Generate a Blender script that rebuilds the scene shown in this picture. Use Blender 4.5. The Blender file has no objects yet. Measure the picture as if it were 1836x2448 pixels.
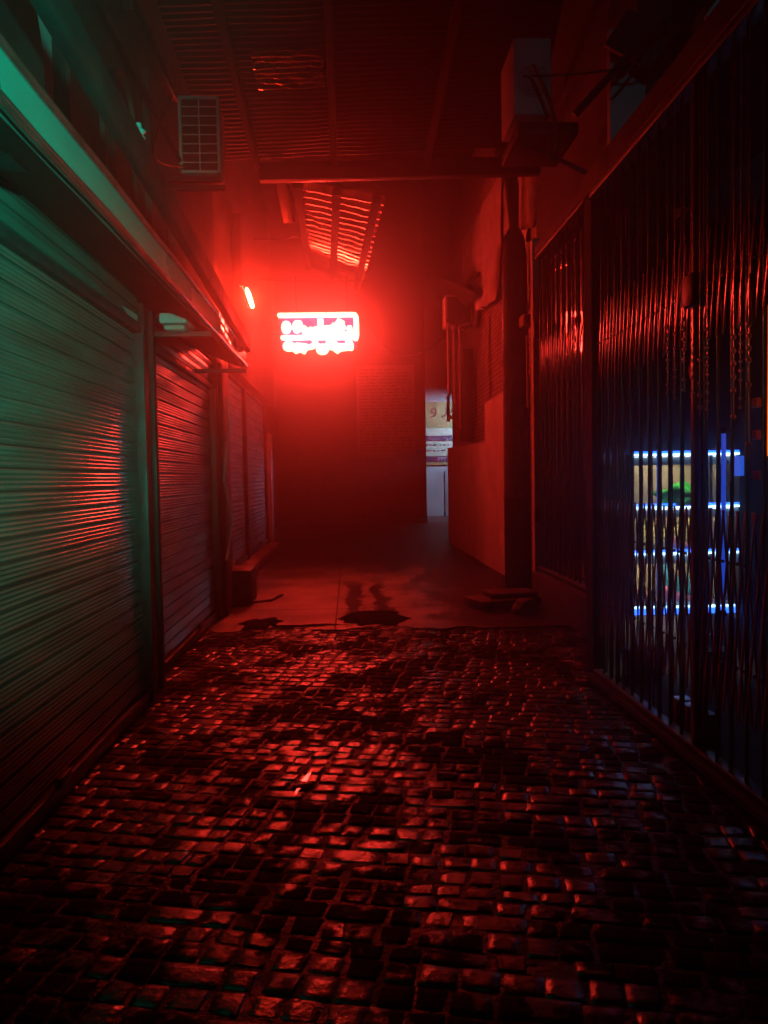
import bpy, bmesh, math, random
from mathutils import Vector, Matrix, noise as mnoise
random.seed(7)
R_ = math.radians
sc = bpy.context.scene
col = sc.collection

# ------------------------------------------------------------------ camera
CAM = Vector((0, 0, 1.5)); YAW, PITCH, ROLL = 2.5235, 2.4896, -1.0
rot = Matrix.Rotation(R_(-YAW), 3, 'Z') @ Matrix.Rotation(R_(90 - PITCH), 3, 'X') @ Matrix.Rotation(R_(ROLL), 3, 'Z')
cd = bpy.data.cameras.new('camera'); cam = bpy.data.objects.new('camera', cd); col.objects.link(cam)
cd.sensor_fit = 'VERTICAL'; cd.sensor_height = 36; cd.lens = 1850 / 2448 * 36
cd.clip_start = .05; cd.clip_end = 500
cam.matrix_world = Matrix.Translation(CAM) @ rot.to_4x4()
sc.camera = cam

# ------------------------------------------------------------------ night sky, exposure, sampling
w = bpy.data.worlds.new('World'); sc.world = w; w.use_nodes = True
nt = w.node_tree; nt.nodes.clear()
out = nt.nodes.new('ShaderNodeOutputWorld'); bg = nt.nodes.new('ShaderNodeBackground')
sky = nt.nodes.new('ShaderNodeTexSky'); sky.sky_type = 'NISHITA'; sky.sun_disc = False
sky.sun_elevation = R_(-4); sky.sun_rotation = R_(200)
bg.inputs['Strength'].default_value = .004
nt.links.new(sky.outputs[0], bg.inputs[0]); nt.links.new(bg.outputs[0], out.inputs[0])
sc.view_settings.view_transform = 'Standard'; sc.view_settings.look = 'None'
sc.view_settings.exposure = 0; sc.view_settings.gamma = 1
cy = sc.cycles
cy.use_denoising = True
try: cy.denoiser = 'OPENIMAGEDENOISE'
except Exception: pass
cy.max_bounces = 5; cy.diffuse_bounces = 0; cy.glossy_bounces = 4; cy.transmission_bounces = 4
cy.transparent_max_bounces = 8; cy.volume_bounces = 0
cy.caustics_reflective = False; cy.caustics_refractive = False
cy.sample_clamp_indirect = 6.0; cy.blur_glossy = .3

NEON = (1.0, .0350, .0220); NEON_S = 86.0

# ------------------------------------------------------------------ helpers
def ray(u, v):                                   # u,v on the 1659 x 2212 picture of the photograph -> direction
    s = 1836 / 1659
    return rot @ Vector(((u * s - 918) / 1850, -(v * s - 1224) / 1850, -1))
def on(ax, val, u, v):                           # the point of the plane axis=val seen there
    d = ray(u, v); return CAM + d * ((val - CAM[ax]) / d[ax])
def gx(X, u, v): return on(0, X, u, v)
def gy(Y, u, v): return on(1, Y, u, v)
def gz(Z, u, v): return on(2, Z, u, v)

class MB:
    def __init__(s): s.v = []; s.f = []; s.mi = []; s.m = 0
    def add(s, vs, fs):
        o = len(s.v); s.v += [Vector(a) for a in vs]
        for f in fs: s.f.append([o + i for i in f]); s.mi.append(s.m)
    def box(s, x0, x1, y0, y1, z0, z1):
        vs = [(x, y, z) for x in (x0, x1) for y in (y0, y1) for z in (z0, z1)]
        s.add(vs, [(0,1,3,2),(4,6,7,5),(0,4,5,1),(2,3,7,6),(0,2,6,4),(1,5,7,3)])
    def bbox(s, c, d, b=.006, M=None):           # bevelled box, centre c, size d
        bm = bmesh.new(); bmesh.ops.create_cube(bm, size=1)
        bmesh.ops.scale(bm, vec=d, verts=bm.verts)
        bmesh.ops.bevel(bm, geom=bm.edges[:], offset=min(b, min(d) * .45), segments=2, affect='EDGES', profile=.5)
        if M is not None: bmesh.ops.transform(bm, matrix=M, verts=bm.verts)
        bmesh.ops.translate(bm, vec=c, verts=bm.verts)
        s.bm(bm)
    def bm(s, bm):
        bm.verts.index_update()
        s.add([v.co.copy() for v in bm.verts], [[v.index for v in f.verts] for f in bm.faces]); bm.free()
    def prism(s, pts, a, b, axis):               # polygon in the plane normal to axis, between a and b
        n = len(pts)
        def mk(p, t):
            q = list(p); q.insert(axis, t); return q
        s.add([mk(p, a) for p in pts] + [mk(p, b) for p in pts],
              [list(range(n))[::-1], list(range(n, 2 * n))] + [[i, (i + 1) % n, n + (i + 1) % n, n + i] for i in range(n)])
    def tube(s, pts, r, n=8, caps=True, closed=False):
        pts = [Vector(p) for p in pts]; m = len(pts); o = []; fs = []
        up = None
        for i, p in enumerate(pts):
            a = pts[(i - 1) % m] if closed else pts[max(i - 1, 0)]
            b = pts[(i + 1) % m] if closed else pts[min(i + 1, m - 1)]
            t = (b - a)
            t = t.normalized() if t.length > 1e-9 else Vector((0, 0, 1))
            if up is None: up = t.orthogonal().normalized()
            up = (up - t * up.dot(t)); up = up.normalized() if up.length > 1e-6 else t.orthogonal().normalized()
            w_ = t.cross(up); rr = r[i] if isinstance(r, (list, tuple)) else r
            for k in range(n):
                an = 2 * math.pi * k / n
                o.append(p + up * (math.cos(an) * rr) + w_ * (math.sin(an) * rr))
        for i in range(m if closed else m - 1):
            j = (i + 1) % m
            for k in range(n):
                k2 = (k + 1) % n; fs.append((i*n+k, i*n+k2, j*n+k2, j*n+k))
        if caps and not closed: fs += [list(range(n))[::-1], [(m-1)*n + k for k in range(n)]]
        s.add(o, fs)
    def sheet(s, rows, thick=None):              # grid of points; thick = offset vector for a solid sheet
        h = len(rows); wd = len(rows[0]); vs = [p for r in rows for p in r]
        fs = [(i*wd+j, i*wd+j+1, (i+1)*wd+j+1, (i+1)*wd+j) for i in range(h-1) for j in range(wd-1)]
        if thick is None: s.add(vs, fs); return
        T = Vector(thick); n = h * wd
        bd = [(0, j) for j in range(wd)] + [(i, wd-1) for i in range(1, h)] + [(h-1, j) for j in range(wd-2, -1, -1)] + [(i, 0) for i in range(h-2, 0, -1)]
        ids = [i*wd+j for i, j in bd]
        sd = [(ids[k], ids[(k+1) % len(ids)], n + ids[(k+1) % len(ids)], n + ids[k]) for k in range(len(ids))]
        s.add([Vector(p) for p in vs] + [Vector(p) + T for p in vs], [f[::-1] for f in fs] + [tuple(n + i for i in f) for f in fs] + sd)
    def lathe(s, c, prof, n=16, flat=1.0):
        vs = []; fs = []
        for r, z in prof:
            for k in range(n):
                a = 2 * math.pi * k / n; vs.append((c[0] + r*math.cos(a), c[1] + r*math.sin(a)*flat, c[2] + z))
        for i in range(len(prof) - 1):
            for k in range(n):
                k2 = (k+1) % n; fs.append((i*n+k, i*n+k2, (i+1)*n+k2, (i+1)*n+k))
        fs += [list(range(n))[::-1], [(len(prof)-1)*n + k for k in range(n)]]
        s.add(vs, fs)
    def build(s, name, mats, parent=None, smooth=False, angle=None, label=None):
        me = bpy.data.meshes.new(name)
        off = Vector((0, 0, 0)); p = parent
        while p is not None: off += p.location; p = p.parent
        me.from_pydata([v - off for v in s.v], [], s.f)
        mats = mats if isinstance(mats, (list, tuple)) else [mats]
        for m in mats: me.materials.append(m)
        for p_, i in zip(me.polygons, s.mi): p_.material_index = i
        b = bmesh.new(); b.from_mesh(me); bmesh.ops.recalc_face_normals(b, faces=b.faces); b.to_mesh(me); b.free()
        if smooth:
            for p_ in me.polygons: p_.use_smooth = True
            me.set_sharp_from_angle(angle=R_(angle or 40))
        o = bpy.data.objects.new(name, me); col.objects.link(o)
        if parent: o.parent = parent
        if label: o['label'] = label
        return o
def tag(o, label, cat, group=None, kind=None):
    o['label'] = label; o['category'] = cat
    if group: o['group'] = group
    if kind: o['kind'] = kind
    return o
def thing(name, label, cat, loc=(0, 0, 0), group=None):
    o = bpy.data.objects.new(name, None); col.objects.link(o); o.location = loc; o.empty_display_size = .1
    return tag(o, label, cat, group)
def struct(o): o['kind'] = 'structure'; return o

def mat(name, base, rough=.6, metal=0., base2=None, scale=6., rough2=None, bump=0., bscale=40., spec=.5, stretch=(1,1,1), detail=6, cr=(.35,.65), coat=0.):
    m = bpy.data.materials.new(name); m.use_nodes = True; n = m.node_tree; b = n.nodes['Principled BSDF']
    b.inputs['Metallic'].default_value = metal; b.inputs['Specular IOR Level'].default_value = spec
    b.inputs['Coat Weight'].default_value = coat
    tc = n.nodes.new('ShaderNodeTexCoord'); mp = n.nodes.new('ShaderNodeMapping'); mp.inputs['Scale'].default_value = stretch
    n.links.new(tc.outputs['Object'], mp.inputs[0])
    nz = n.nodes.new('ShaderNodeTexNoise'); nz.inputs['Scale'].default_value = scale; nz.inputs['Detail'].default_value = detail
    n.links.new(mp.outputs[0], nz.inputs['Vector'])
    mr = n.nodes.new('ShaderNodeMapRange'); mr.inputs[1].default_value = cr[0]; mr.inputs[2].default_value = cr[1]
    n.links.new(nz.outputs[0], mr.inputs[0])
    mx = n.nodes.new('ShaderNodeMix'); mx.data_type = 'RGBA'
    b2 = base2 or tuple(c * .7 for c in base)
    mx.inputs['A'].default_value = (*base, 1); mx.inputs['B'].default_value = (*b2, 1)
    n.links.new(mr.outputs[0], mx.inputs['Factor']); n.links.new(mx.outputs['Result'], b.inputs['Base Color'])
    r2 = rough if rough2 is None else rough2
    rr = n.nodes.new('ShaderNodeMapRange'); rr.inputs[3].default_value = rough; rr.inputs[4].default_value = r2
    nz2 = n.nodes.new('ShaderNodeTexNoise'); nz2.inputs['Scale'].default_value = scale * .6; nz2.inputs['Detail'].default_value = 5
    n.links.new(mp.outputs[0], nz2.inputs['Vector'])
    rr.inputs[1].default_value = .4; rr.inputs[2].default_value = .6
    n.links.new(nz2.outputs[0], rr.inputs[0]); n.links.new(rr.outputs[0], b.inputs['Roughness'])
    if bump:
        n3 = n.nodes.new('ShaderNodeTexNoise'); n3.inputs['Scale'].default_value = bscale; n3.inputs['Detail'].default_value = 5
        n.links.new(mp.outputs[0], n3.inputs['Vector'])
        bp = n.nodes.new('ShaderNodeBump'); bp.inputs['Strength'].default_value = bump; bp.inputs['Distance'].default_value = .02
        n.links.new(n3.outputs[0], bp.inputs['Height']); n.links.new(bp.outputs[0], b.inputs['Normal'])
    return m
def emit(name, c, s, base=(.8, .8, .8)):
    m = bpy.data.materials.new(name); m.use_nodes = True; b = m.node_tree.nodes['Principled BSDF']
    b.inputs['Base Color'].default_value = (*base, 1); b.inputs['Emission Color'].default_value = (*c, 1); b.inputs['Emission Strength'].default_value = s
    return m

M_slat = mat('teal light slats', (.06,.26,.225), .08, .30, (.035,.15,.13), 2.6, .13, .02, 60, stretch=(1,.4,3))  # green in the base colour adds to the teal lamp light
M_slat2 = mat('dull steel slats', (.34,.33,.31), .30, .5, (.13,.12,.12), 3., .5, .06, 60, stretch=(1,.4,3))
M_rail = mat('dark rail steel', (.09,.09,.09), .45, .5, (.05,.05,.05), 8, .6)
M_fascia = mat('painted fascia with teal light', (.24,.50,.44), .20, .35, (.17,.37,.33), 4, .42, .08, 25, stretch=(1,.3,1))  # teal light is partly put into this paint colour
M_soffit = mat('sooty soffit', (.10,.095,.09), .8, 0, (.06,.055,.05), 3)
M_soffit2 = mat('sooty timber', (.02,.017,.015), .85, 0, (.012,.01,.01), 4, spec=.2)
M_dark = mat('sooty dark metal', (.035,.035,.035), .5, .3, (.02,.02,.02), 6, .7)
M_beam = mat('brown painted steel', (.035,.028,.022), .4, .2, (.03,.024,.02), 5, .6, .1, 30)
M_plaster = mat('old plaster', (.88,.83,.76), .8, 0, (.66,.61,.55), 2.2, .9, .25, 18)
M_plaster_d = mat('dark plaster', (.085,.08,.075), .85, 0, (.04,.038,.035), 1.8, .9, .3, 16)
M_pale = mat('pale teal paint', (.50,.54,.55), .55, 0, (.36,.4,.41), 2.5, .7, .1, 30)
M_white = mat('white powder coat', (.75,.75,.73), .4, 0, (.6,.6,.58), 5, .5)
M_black = mat('black rubber', (.012,.012,.012), .5, 0, (.008,.008,.008), 10, .7)
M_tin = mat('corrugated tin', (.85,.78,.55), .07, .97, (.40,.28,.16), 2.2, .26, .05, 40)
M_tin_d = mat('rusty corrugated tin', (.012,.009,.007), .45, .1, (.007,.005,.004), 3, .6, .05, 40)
M_gate = mat('worn gate steel', (.17,.155,.145), .14, .85, (.08,.07,.07), 9, .34, .05, 50, stretch=(1,1,.2))
M_wood = mat('dark door wood', (.10,.07,.05), .55, 0, (.06,.04,.03), 4, .7, .15, 20, stretch=(4,1,.3))
M_conc = mat('wet concrete', (.56,.53,.49), .36, 0, (.05,.047,.044), 1.1, .50, .35, 9, spec=.9)
M_concs = mat('plain concrete', (.36,.34,.32), .75, 0, (.22,.21,.2), 3, .9, .3, 14)
M_joint = mat('wet joint dirt', (.007,.0065,.006), .35, 0, (.004,.0035,.003), 7, .7, .7, 30, spec=.22)
M_mud = mat('black wet mud', (.004,.004,.004), .8, 0, (.002,.002,.002), 14, .95, .6, 25, spec=.06)
M_neon = emit('neon tube', NEON, NEON_S)

# cobble material: damp stones, patches of standing wet film
def cobble_mat():
    m = bpy.data.materials.new('wet cobblestone'); m.use_nodes = True; n = m.node_tree; b = n.nodes['Principled BSDF']; L = n.links.new
    tc = n.nodes.new('ShaderNodeTexCoord')
    at = n.nodes.new('ShaderNodeAttribute'); at.attribute_name = 'tone'
    n1 = n.nodes.new('ShaderNodeTexNoise'); n1.inputs['Scale'].default_value = 22; n1.inputs['Detail'].default_value = 8; L(tc.outputs['Object'], n1.inputs['Vector'])
    n2 = n.nodes.new('ShaderNodeTexNoise'); n2.inputs['Scale'].default_value = 1.35; n2.inputs['Detail'].default_value = 10; n2.inputs['Roughness'].default_value = .70; L(tc.outputs['Object'], n2.inputs['Vector'])
    c = n.nodes.new('ShaderNodeMix'); c.data_type = 'RGBA'; c.inputs['A'].default_value = (.004,.0035,.003,1); c.inputs['B'].default_value = (.030,.027,.024,1)
    ad = n.nodes.new('ShaderNodeMath'); ad.operation = 'MULTIPLY'; L(n1.outputs[0], ad.inputs[0]); L(at.outputs['Fac'], ad.inputs[1])
    L(ad.outputs[0], c.inputs['Factor']); L(c.outputs['Result'], b.inputs['Base Color'])
    ad2 = n.nodes.new('ShaderNodeMath'); ad2.operation = 'ADD'; 
    sb = n.nodes.new('ShaderNodeMath'); sb.operation = 'MULTIPLY_ADD'; sb.inputs[1].default_value = .05; sb.inputs[2].default_value = -.025
    L(at.outputs['Fac'], sb.inputs[0]); L(n2.outputs[0], ad2.inputs[0]); L(sb.outputs[0], ad2.inputs[1])
    r = n.nodes.new('ShaderNodeMapRange'); r.inputs[1].default_value = .47; r.inputs[2].default_value = .53; r.inputs[3].default_value = .29; r.inputs[4].default_value = .75
    L(ad2.outputs[0], r.inputs[0]); L(r.outputs[0], b.inputs['Roughness'])
    sp = n.nodes.new('ShaderNodeMapRange'); sp.inputs[1].default_value = .47; sp.inputs[2].default_value = .53; sp.inputs[3].default_value = 1.0; sp.inputs[4].default_value = .04
    L(ad2.outputs[0], sp.inputs[0]); L(sp.outputs[0], b.inputs['Specular IOR Level'])
    n3 = n.nodes.new('ShaderNodeTexNoise'); n3.inputs['Scale'].default_value = 38; n3.inputs['Detail'].default_value = 6; L(tc.outputs['Object'], n3.inputs['Vector'])
    bp = n.nodes.new('ShaderNodeBump'); bp.inputs['Strength'].default_value = .35; bp.inputs['Distance'].default_value = .012
    L(n3.outputs[0], bp.inputs['Height']); L(bp.outputs[0], b.inputs['Normal'])
    return m
M_cobble = cobble_mat()

def brick_mat():
    m = mat('old brick', (.30,.20,.15), .8, 0, (.2,.13,.1), 5, .9)
    n = m.node_tree; b = n.nodes['Principled BSDF']
    tc = n.nodes.new('ShaderNodeTexCoord'); mp = n.nodes.new('ShaderNodeMapping'); mp.inputs['Rotation'].default_value = (0, R_(90), 0)
    sx = n.nodes.new('ShaderNodeSeparateXYZ'); cx = n.nodes.new('ShaderNodeCombineXYZ')
    n.links.new(tc.outputs['Object'], sx.inputs[0]); n.links.new(sx.outputs[1], cx.inputs[0]); n.links.new(sx.outputs[2], cx.inputs[1])
    bt = n.nodes.new('ShaderNodeTexBrick'); bt.inputs['Scale'].default_value = 1.0
    bt.inputs['Brick Width'].default_value = .23; bt.inputs['Row Height'].default_value = .075; bt.inputs['Mortar Size'].default_value = .012
    bt.inputs['Color1'].default_value = (.55,.40,.30,1); bt.inputs['Color2'].default_value = (.34,.24,.18,1); bt.inputs['Mortar'].default_value = (.08,.07,.06,1)
    n.links.new(cx.outputs[0], bt.inputs['Vector'])
    n.links.new(bt.outputs[0], b.inputs['Base Color'])
    bp = n.nodes.new('ShaderNodeBump'); bp.inputs['Distance'].default_value = .02; bp.inputs['Strength'].default_value = .8; bp.invert = True
    n.links.new(bt.outputs[1], bp.inputs['Height']); n.links.new(bp.outputs[0], b.inputs['Normal'])
    return m
M_brick = brick_mat()

# ------------------------------------------------------------------ ground
g = MB(); g.box(-60, 60, -40, 90, -.6, -.032)
tag(struct(g.build('ground', M_joint)), 'dark damp earth under the paving of the alley', 'ground', kind='structure')

def LIM(x): return 7.80 + .10*math.sin(x*2.1) - x*.15 + .42*mnoise.noise(Vector((x*1.9, 3.1, 0))) + .10*mnoise.noise(Vector((x*7, 9.1, 0)))
def make_cobbles():
    th = R_(12.6); a = Vector((math.sin(th), math.cos(th), 0)); b = Vector((math.cos(th), -math.sin(th), 0))
    mb = MB(); tones = []
    rnd = random.Random(3)
    S = [0, .06, .30, .70, .94, 1]
    edge = [1, .12, 0, 0, .12, 1]
    p = 0.2
    rows = []
    while p < 10.5:
        h = rnd.uniform(.080, .122); rows.append((p, h)); p += h
    for (p0, h) in rows:
        q = -4.6 + rnd.uniform(0, .02); colw = random.Random(11)
        while q < 3.2:
            wd = colw.uniform(.092, .135)
            if rnd.random() < .12: wd += .11
            q0 = q + rnd.uniform(-.008, .008); q += wd; wd += rnd.uniform(-.006, .006)
            c = a * (p0 + h/2) + b * (q0 + wd/2)
            if not (-1.75 < c.x < 2.4 and 1.2 < c.y): continue
            if c.y > LIM(c.x) + .06: continue
            z0 = rnd.gauss(0, .0016); tx = rnd.gauss(0, .010); ty = rnd.gauss(0, .010)
            und = .012 * mnoise.noise(Vector((c.x * .9, c.y * .9, 0)))
            tone = rnd.uniform(.0, 1.0)**1.5 * 1.7; o = len(mb.v); gap = rnd.uniform(.002, .009)
            j = [rnd.uniform(-.0075, .0075) for _ in range(8)]
            vs = []
            for i, s in enumerate(S):
                for k, t in enumerate(S):
                    pa = (p0 - .0 + gap + (h - 2*gap) * s); qa = q0 + gap + (wd - 2*gap) * t
                    pa += (j[0]*(1-s)*(1-t) + j[1]*s*(1-t) + j[2]*(1-s)*t + j[3]*s*t)
                    qa += (j[4]*(1-s)*(1-t) + j[5]*s*(1-t) + j[6]*(1-s)*t + j[7]*s*t)
                    e = max(edge[i], edge[k]) + .35 * min(edge[i], edge[k])
                    P = a * pa + b * qa
                    z = und + z0 + tx*(s-.5)*h*2 + ty*(t-.5)*wd*2 - .0085*e + .0028 * mnoise.noise(Vector((P.x*13, P.y*13, tone*5)))
                    vs.append((P.x, P.y, z - .012)); tones.append(tone)
            mb.add(vs, [(i*6+k, i*6+k+1, (i+1)*6+k+1, (i+1)*6+k) for i in range(5) for k in range(5)])
    jm = MB(); rows_ = []
    for i in range(90):
        y = 1.0 + i*.08; r_ = []
        for k in range(60):
            x = -1.9 + k*.075; yy = min(y, LIM(x) + .1)
            r_.append((x, yy, .012*mnoise.noise(Vector((x*.9, yy*.9, 0))) - .0175 + .003*mnoise.noise(Vector((x*9, yy*9, 2)))))
        rows_.append(r_)
    jm.sheet(rows_)
    tag(jm.build('joint_filling', M_joint, smooth=True, angle=80), 'wet dirt filling the joints between the cobblestones', 'ground', kind='structure')
    o = mb.build('cobbled_paving', M_cobble, smooth=True, angle=50)
    at = o.data.attributes.new('tone', 'FLOAT', 'POINT'); at.data.foreach_set('value', tones)
    tag(o, 'wet dark cobblestones laid in slanting rows', 'paving', kind='structure')
make_cobbles()

def darken_concrete():  # joints, painted reflection streaks and far shade, darker right side
    n = M_conc.node_tree; b = n.nodes['Principled BSDF']; L = n.links.new
    def mth(op, a, b_=None, c=None):
        q = n.nodes.new('ShaderNodeMath'); q.operation = op
        for i, v in enumerate((a, b_, c)):
            if v is None: continue
            if isinstance(v, (int, float)): q.inputs[i].default_value = v
            else: L(v, q.inputs[i])
        return q.outputs[0]
    def ramp(v, lo, hi):
        q = n.nodes.new('ShaderNodeMapRange'); q.interpolation_type = 'SMOOTHSTEP'; L(v, q.inputs[0]); q.inputs[1].default_value = lo; q.inputs[2].default_value = hi; return q.outputs[0]
    def noise(sc_, st):
        mp = n.nodes.new('ShaderNodeMapping'); mp.inputs['Scale'].default_value = st; L(tc.outputs['Object'], mp.inputs[0])
        q = n.nodes.new('ShaderNodeTexNoise'); q.inputs['Scale'].default_value = sc_; q.inputs['Detail'].default_value = 8; L(mp.outputs[0], q.inputs['Vector']); return mth('SUBTRACT', q.outputs[0], .5)
    tc = n.nodes.new('ShaderNodeTexCoord'); sx = n.nodes.new('ShaderNodeSeparateXYZ'); L(tc.outputs['Object'], sx.inputs[0])
    x = sx.outputs[0]; y = sx.outputs[1]
    n1 = noise(3.2, (1, .35, 1)); n2 = noise(9., (1, .6, 1))
    xw = mth('ADD', x, mth('ADD', mth('MULTIPLY', n1, .45), mth('MULTIPLY', n2, .16)))
    def band(c, w, soft): return mth('SUBTRACT', 1.0, ramp(mth('ABSOLUTE', mth('SUBTRACT', xw, c)), w, w + soft))
    yr = mth('MULTIPLY', ramp(y, 8.2, 8.7), mth('SUBTRACT', 1.0, ramp(y, 10.6, 12.0)))
    tr = mth('MULTIPLY', mth('MAXIMUM', band(.03, .06, .07), band(.36, .05, .08)), yr)  # dark streaks painted for vertical reflections in the floor
    right = mth('MULTIPLY', ramp(mth('ADD', x, mth('MULTIPLY', n1, 2.4)), .7, 1.25), .9)  # darker towards the right
    far = mth('MULTIPLY', ramp(mth('ADD', y, mth('MULTIPLY', n1, 3.0)), 11.2, 13.5), .9)  # far end painted darker for the shade behind the sign
    ln = mth('MAXIMUM', mth('SUBTRACT', 1.0, ramp(mth('ABSOLUTE', mth('ADD', x, mth('MULTIPLY_ADD', n2, .02, .17))), .004, .014)), mth('SUBTRACT', 1.0, ramp(mth('ABSOLUTE', mth('SUBTRACT', y, mth('MULTIPLY_ADD', n2, .05, 8.95))), .008, .022)))
    m = mth('MAXIMUM', mth('MAXIMUM', tr, ln), mth('MAXIMUM', right, far))
    def mixin(sock, val):
        src = b.inputs[sock].links[0].from_socket if b.inputs[sock].links else None
        q = n.nodes.new('ShaderNodeMix'); L(m, q.inputs['Factor'])
        if sock == 'Base Color':
            q.data_type = 'RGBA'; L(src, q.inputs['A']); q.inputs['B'].default_value = (*val, 1); L(q.outputs['Result'], b.inputs[sock])
        else:
            q.data_type = 'FLOAT'
            if src: L(src, q.inputs['A'])
            else: q.inputs['A'].default_value = b.inputs[sock].default_value
            q.inputs['B'].default_value = val; L(q.outputs['Result'], b.inputs[sock])
    mixin('Base Color', (.02, .018, .016)); mixin('Roughness', .6); mixin('Specular IOR Level', .12)
darken_concrete()
def CZ(x, y): return .014*mnoise.noise(Vector((x*.7, y*.7, 2))) + .005*mnoise.noise(Vector((x*3, y*3, 5))) - .004
def make_concrete():
    mb = MB(); rows = []
    ys = [7.6 + i * .16 for i in range(int(24 / .16))]
    for y in ys:
        r = []
        for i in range(121):
            x = -3.2 + i * .0667
            lim = LIM(x)
            yy = max(y, lim)
            z = CZ(x, yy)
            r.append((x, yy, z))
        rows.append(r)
    mb.sheet(rows, thick=(0, 0, -.06))
    tag(mb.build('concrete_paving', M_conc, smooth=True, angle=60), 'damp worn concrete slab beyond the cobbles', 'paving', kind='structure')
make_concrete()

def blob(name, c, rx, ry, seed, h, label, cat, m, n=44, spike=.35):
    mb = MB(); top = []; bot = []
    for k in range(n):
        an = 2*math.pi*k/n
        f = 1 + spike * mnoise.noise(Vector((math.cos(an)*2.3 + seed, math.sin(an)*2.3, seed))) + spike*.7*mnoise.noise(Vector((math.cos(an)*7, math.sin(an)*7 + seed, 1)))
        top.append((c[0] + rx*f*math.cos(an), c[1] + ry*f*math.sin(an), 0))
    top = [(x, y, (CZ(x, y) if y > LIM(x) - .05 else -.012) + .004) for x, y, z in top]
    ring = [(c[0] + (x-c[0])*.75, c[1] + (y-c[1])*.75, z + h) for x, y, z in top]
    o = top + ring + [(c[0], c[1], CZ(c[0], c[1]) + h*1.1)]
    fs = [(k, (k+1) % n, n+(k+1) % n, n+k) for k in range(n)] + [(n+k, n+(k+1) % n, 2*n) for k in range(n)]
    mb.add(o, fs); ob = mb.build(name, m, smooth=True, angle=60)
    return tag(ob, label, cat)
blob('mud_patch', (.2, 8.28, 0), .34, .44, 4.2, .03, 'black mud heap in the middle of the concrete', 'mud', M_mud)
blob('mud_patch', (-.95, 8.15, 0), .20, .26, 9.7, .022, 'small ragged mud stain at the cobble edge under the sign glow', 'mud', M_mud, spike=.6)
blob('mud_trail', (-.5, 7.95, 0), .34, .07, 5.8, .004, 'narrow black mud strip along the cobble edge', 'mud', M_mud, n=80, spike=.75)
M_water = mat('puddle water', (.01,.01,.01), .03, 0, (.008,.008,.008), 6, .05, .05, 14, spec=.7)
for u_, v_, rx_, ry_, lb_ in ((655, 1690, .012, .13, 'sliver of water between cobbles mirroring the neon sign'),):
    p_ = gz(-.01, u_, v_); mb = MB(); zz = .012*mnoise.noise(Vector((p_.x*.9, p_.y*.9, 0))) - .0085
    pts = []
    for k in range(40):
        an = 2*math.pi*k/40; f = 1 + .5*mnoise.noise(Vector((math.cos(an)*2.2, math.sin(an)*2.2, u_*.01))); x_, y_ = rx_*f*math.cos(an), ry_*f*math.sin(an)
        pts.append((p_.x + x_*.976 + y_*.218, p_.y - x_*.218 + y_*.976))
    mb.prism(pts, zz - .012, zz, 2); tag(mb.build('puddle', M_water), lb_, 'puddle')
def crack(pts, label, rw=.012):
    mb = MB(); P = []
    for a_, b_ in zip(pts[:-1], pts[1:]):
        for k in range(5):
            t = k/5; P.append(Vector((a_[0]+(b_[0]-a_[0])*t + random.uniform(-.012,.012), a_[1]+(b_[1]-a_[1])*t + random.uniform(-.02,.02), .012)))
    mb.tube(P, [rw*random.uniform(.6,1.4) for _ in P], 5)
    tag(mb.build('cable', M_black, smooth=True), label, 'cable')
q = [gz(.01, u, v) for u, v in ((470,1318),(540,1303),(585,1297),(618,1282))]
crack([(p.x, p.y) for p in q], 'short black hose lying on concrete by the dark pillar', .02)

# ------------------------------------------------------------------ left shops: roller shutters
def curtain(mb, X, y0, y1, z0, z1, pitch=.098, ribs=4):
    prof = []; z = z0
    while z < z1:
        prof.append((0, z)); prof.append((-.014, z + .002)); prof.append((-.014, z + .011)); prof.append((0, z + .013))
        rw = (pitch - .013) / ribs
        for r in range(ribs):
            b0 = z + .013 + r*rw
            for t, d in ((.22,.0004),(.36,.0032),(.46,.0046),(.56,.0046),(.66,.0032),(.80,.0004),(1,0)):
                prof.append((d, b0 + t*rw))
        z += pitch
    prof = [p for p in prof if p[1] <= z1]
    N = 14
    rows = []
    for d, zz in prof:
        rows.append([(X + d + .004*mnoise.noise(Vector((0, (y0+(y1-y0)*k/N)*1.3, zz*1.1))), y0 + (y1-y0)*k/N, zz) for k in range(N+1)])
    mb.sheet(rows)
def shutter(label, X, y0, y1, z0, z1, m, zbox, pitch=.098, ribs=4):
    t = thing('roller_shutter', label, 'shutter', (X, (y0+y1)/2, z0), 'roller shutters along the alley wall')
    mb = MB(); curtain(mb, X, y0, y1, z0 + .09, z1, pitch, ribs); mb.build('slat_curtain', m, t, smooth=True, angle=70)
    mb = MB(); mb.bbox((X + .012, (y0+y1)/2, z0 + .045), (.05, y1-y0-.02, .085), .012); bb = mb.build('bottom_bar', M_rail, t, smooth=True)
    mb = MB(); mb.bbox((X + .045, (y0+y1)/2 + .35, z0 + .11), (.03, .16, .05), .008); mb.build('handle', M_rail, bb, smooth=True)
    for yy in (y0 - .02, y1 + .02):
        mb = MB(); mb.bbox((X + .02, yy, (z0+z1)/2), (.09, .05, z1 - z0), .008); mb.build('guide_rail', M_rail, t, smooth=True)
    mb = MB(); mb.bbox((X - .01, (y0+y1)/2, z1 + .03), (.10, y1-y0+.08, .06), .01); mb.build('lintel_bar', M_rail, t, smooth=True)
    if zbox:
        mb = MB(); curtain(mb, X + .03, y0, y1, z1 + .06, zbox, pitch=.085, ribs=1); mb.build('housing_panel', m, t, smooth=True, angle=70)
    return t
shutter('wide galvanised roller shutter lit teal green under the pale canopy', -1.42, 1.35, 5.28, .0, 2.50, M_slat, 2.80)
shutter('ribbed roller shutter between the two dark pillars, shaded by the canopy end', -1.50, 5.80, 8.50, .0, 2.50, M_slat2, 2.80)
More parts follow.
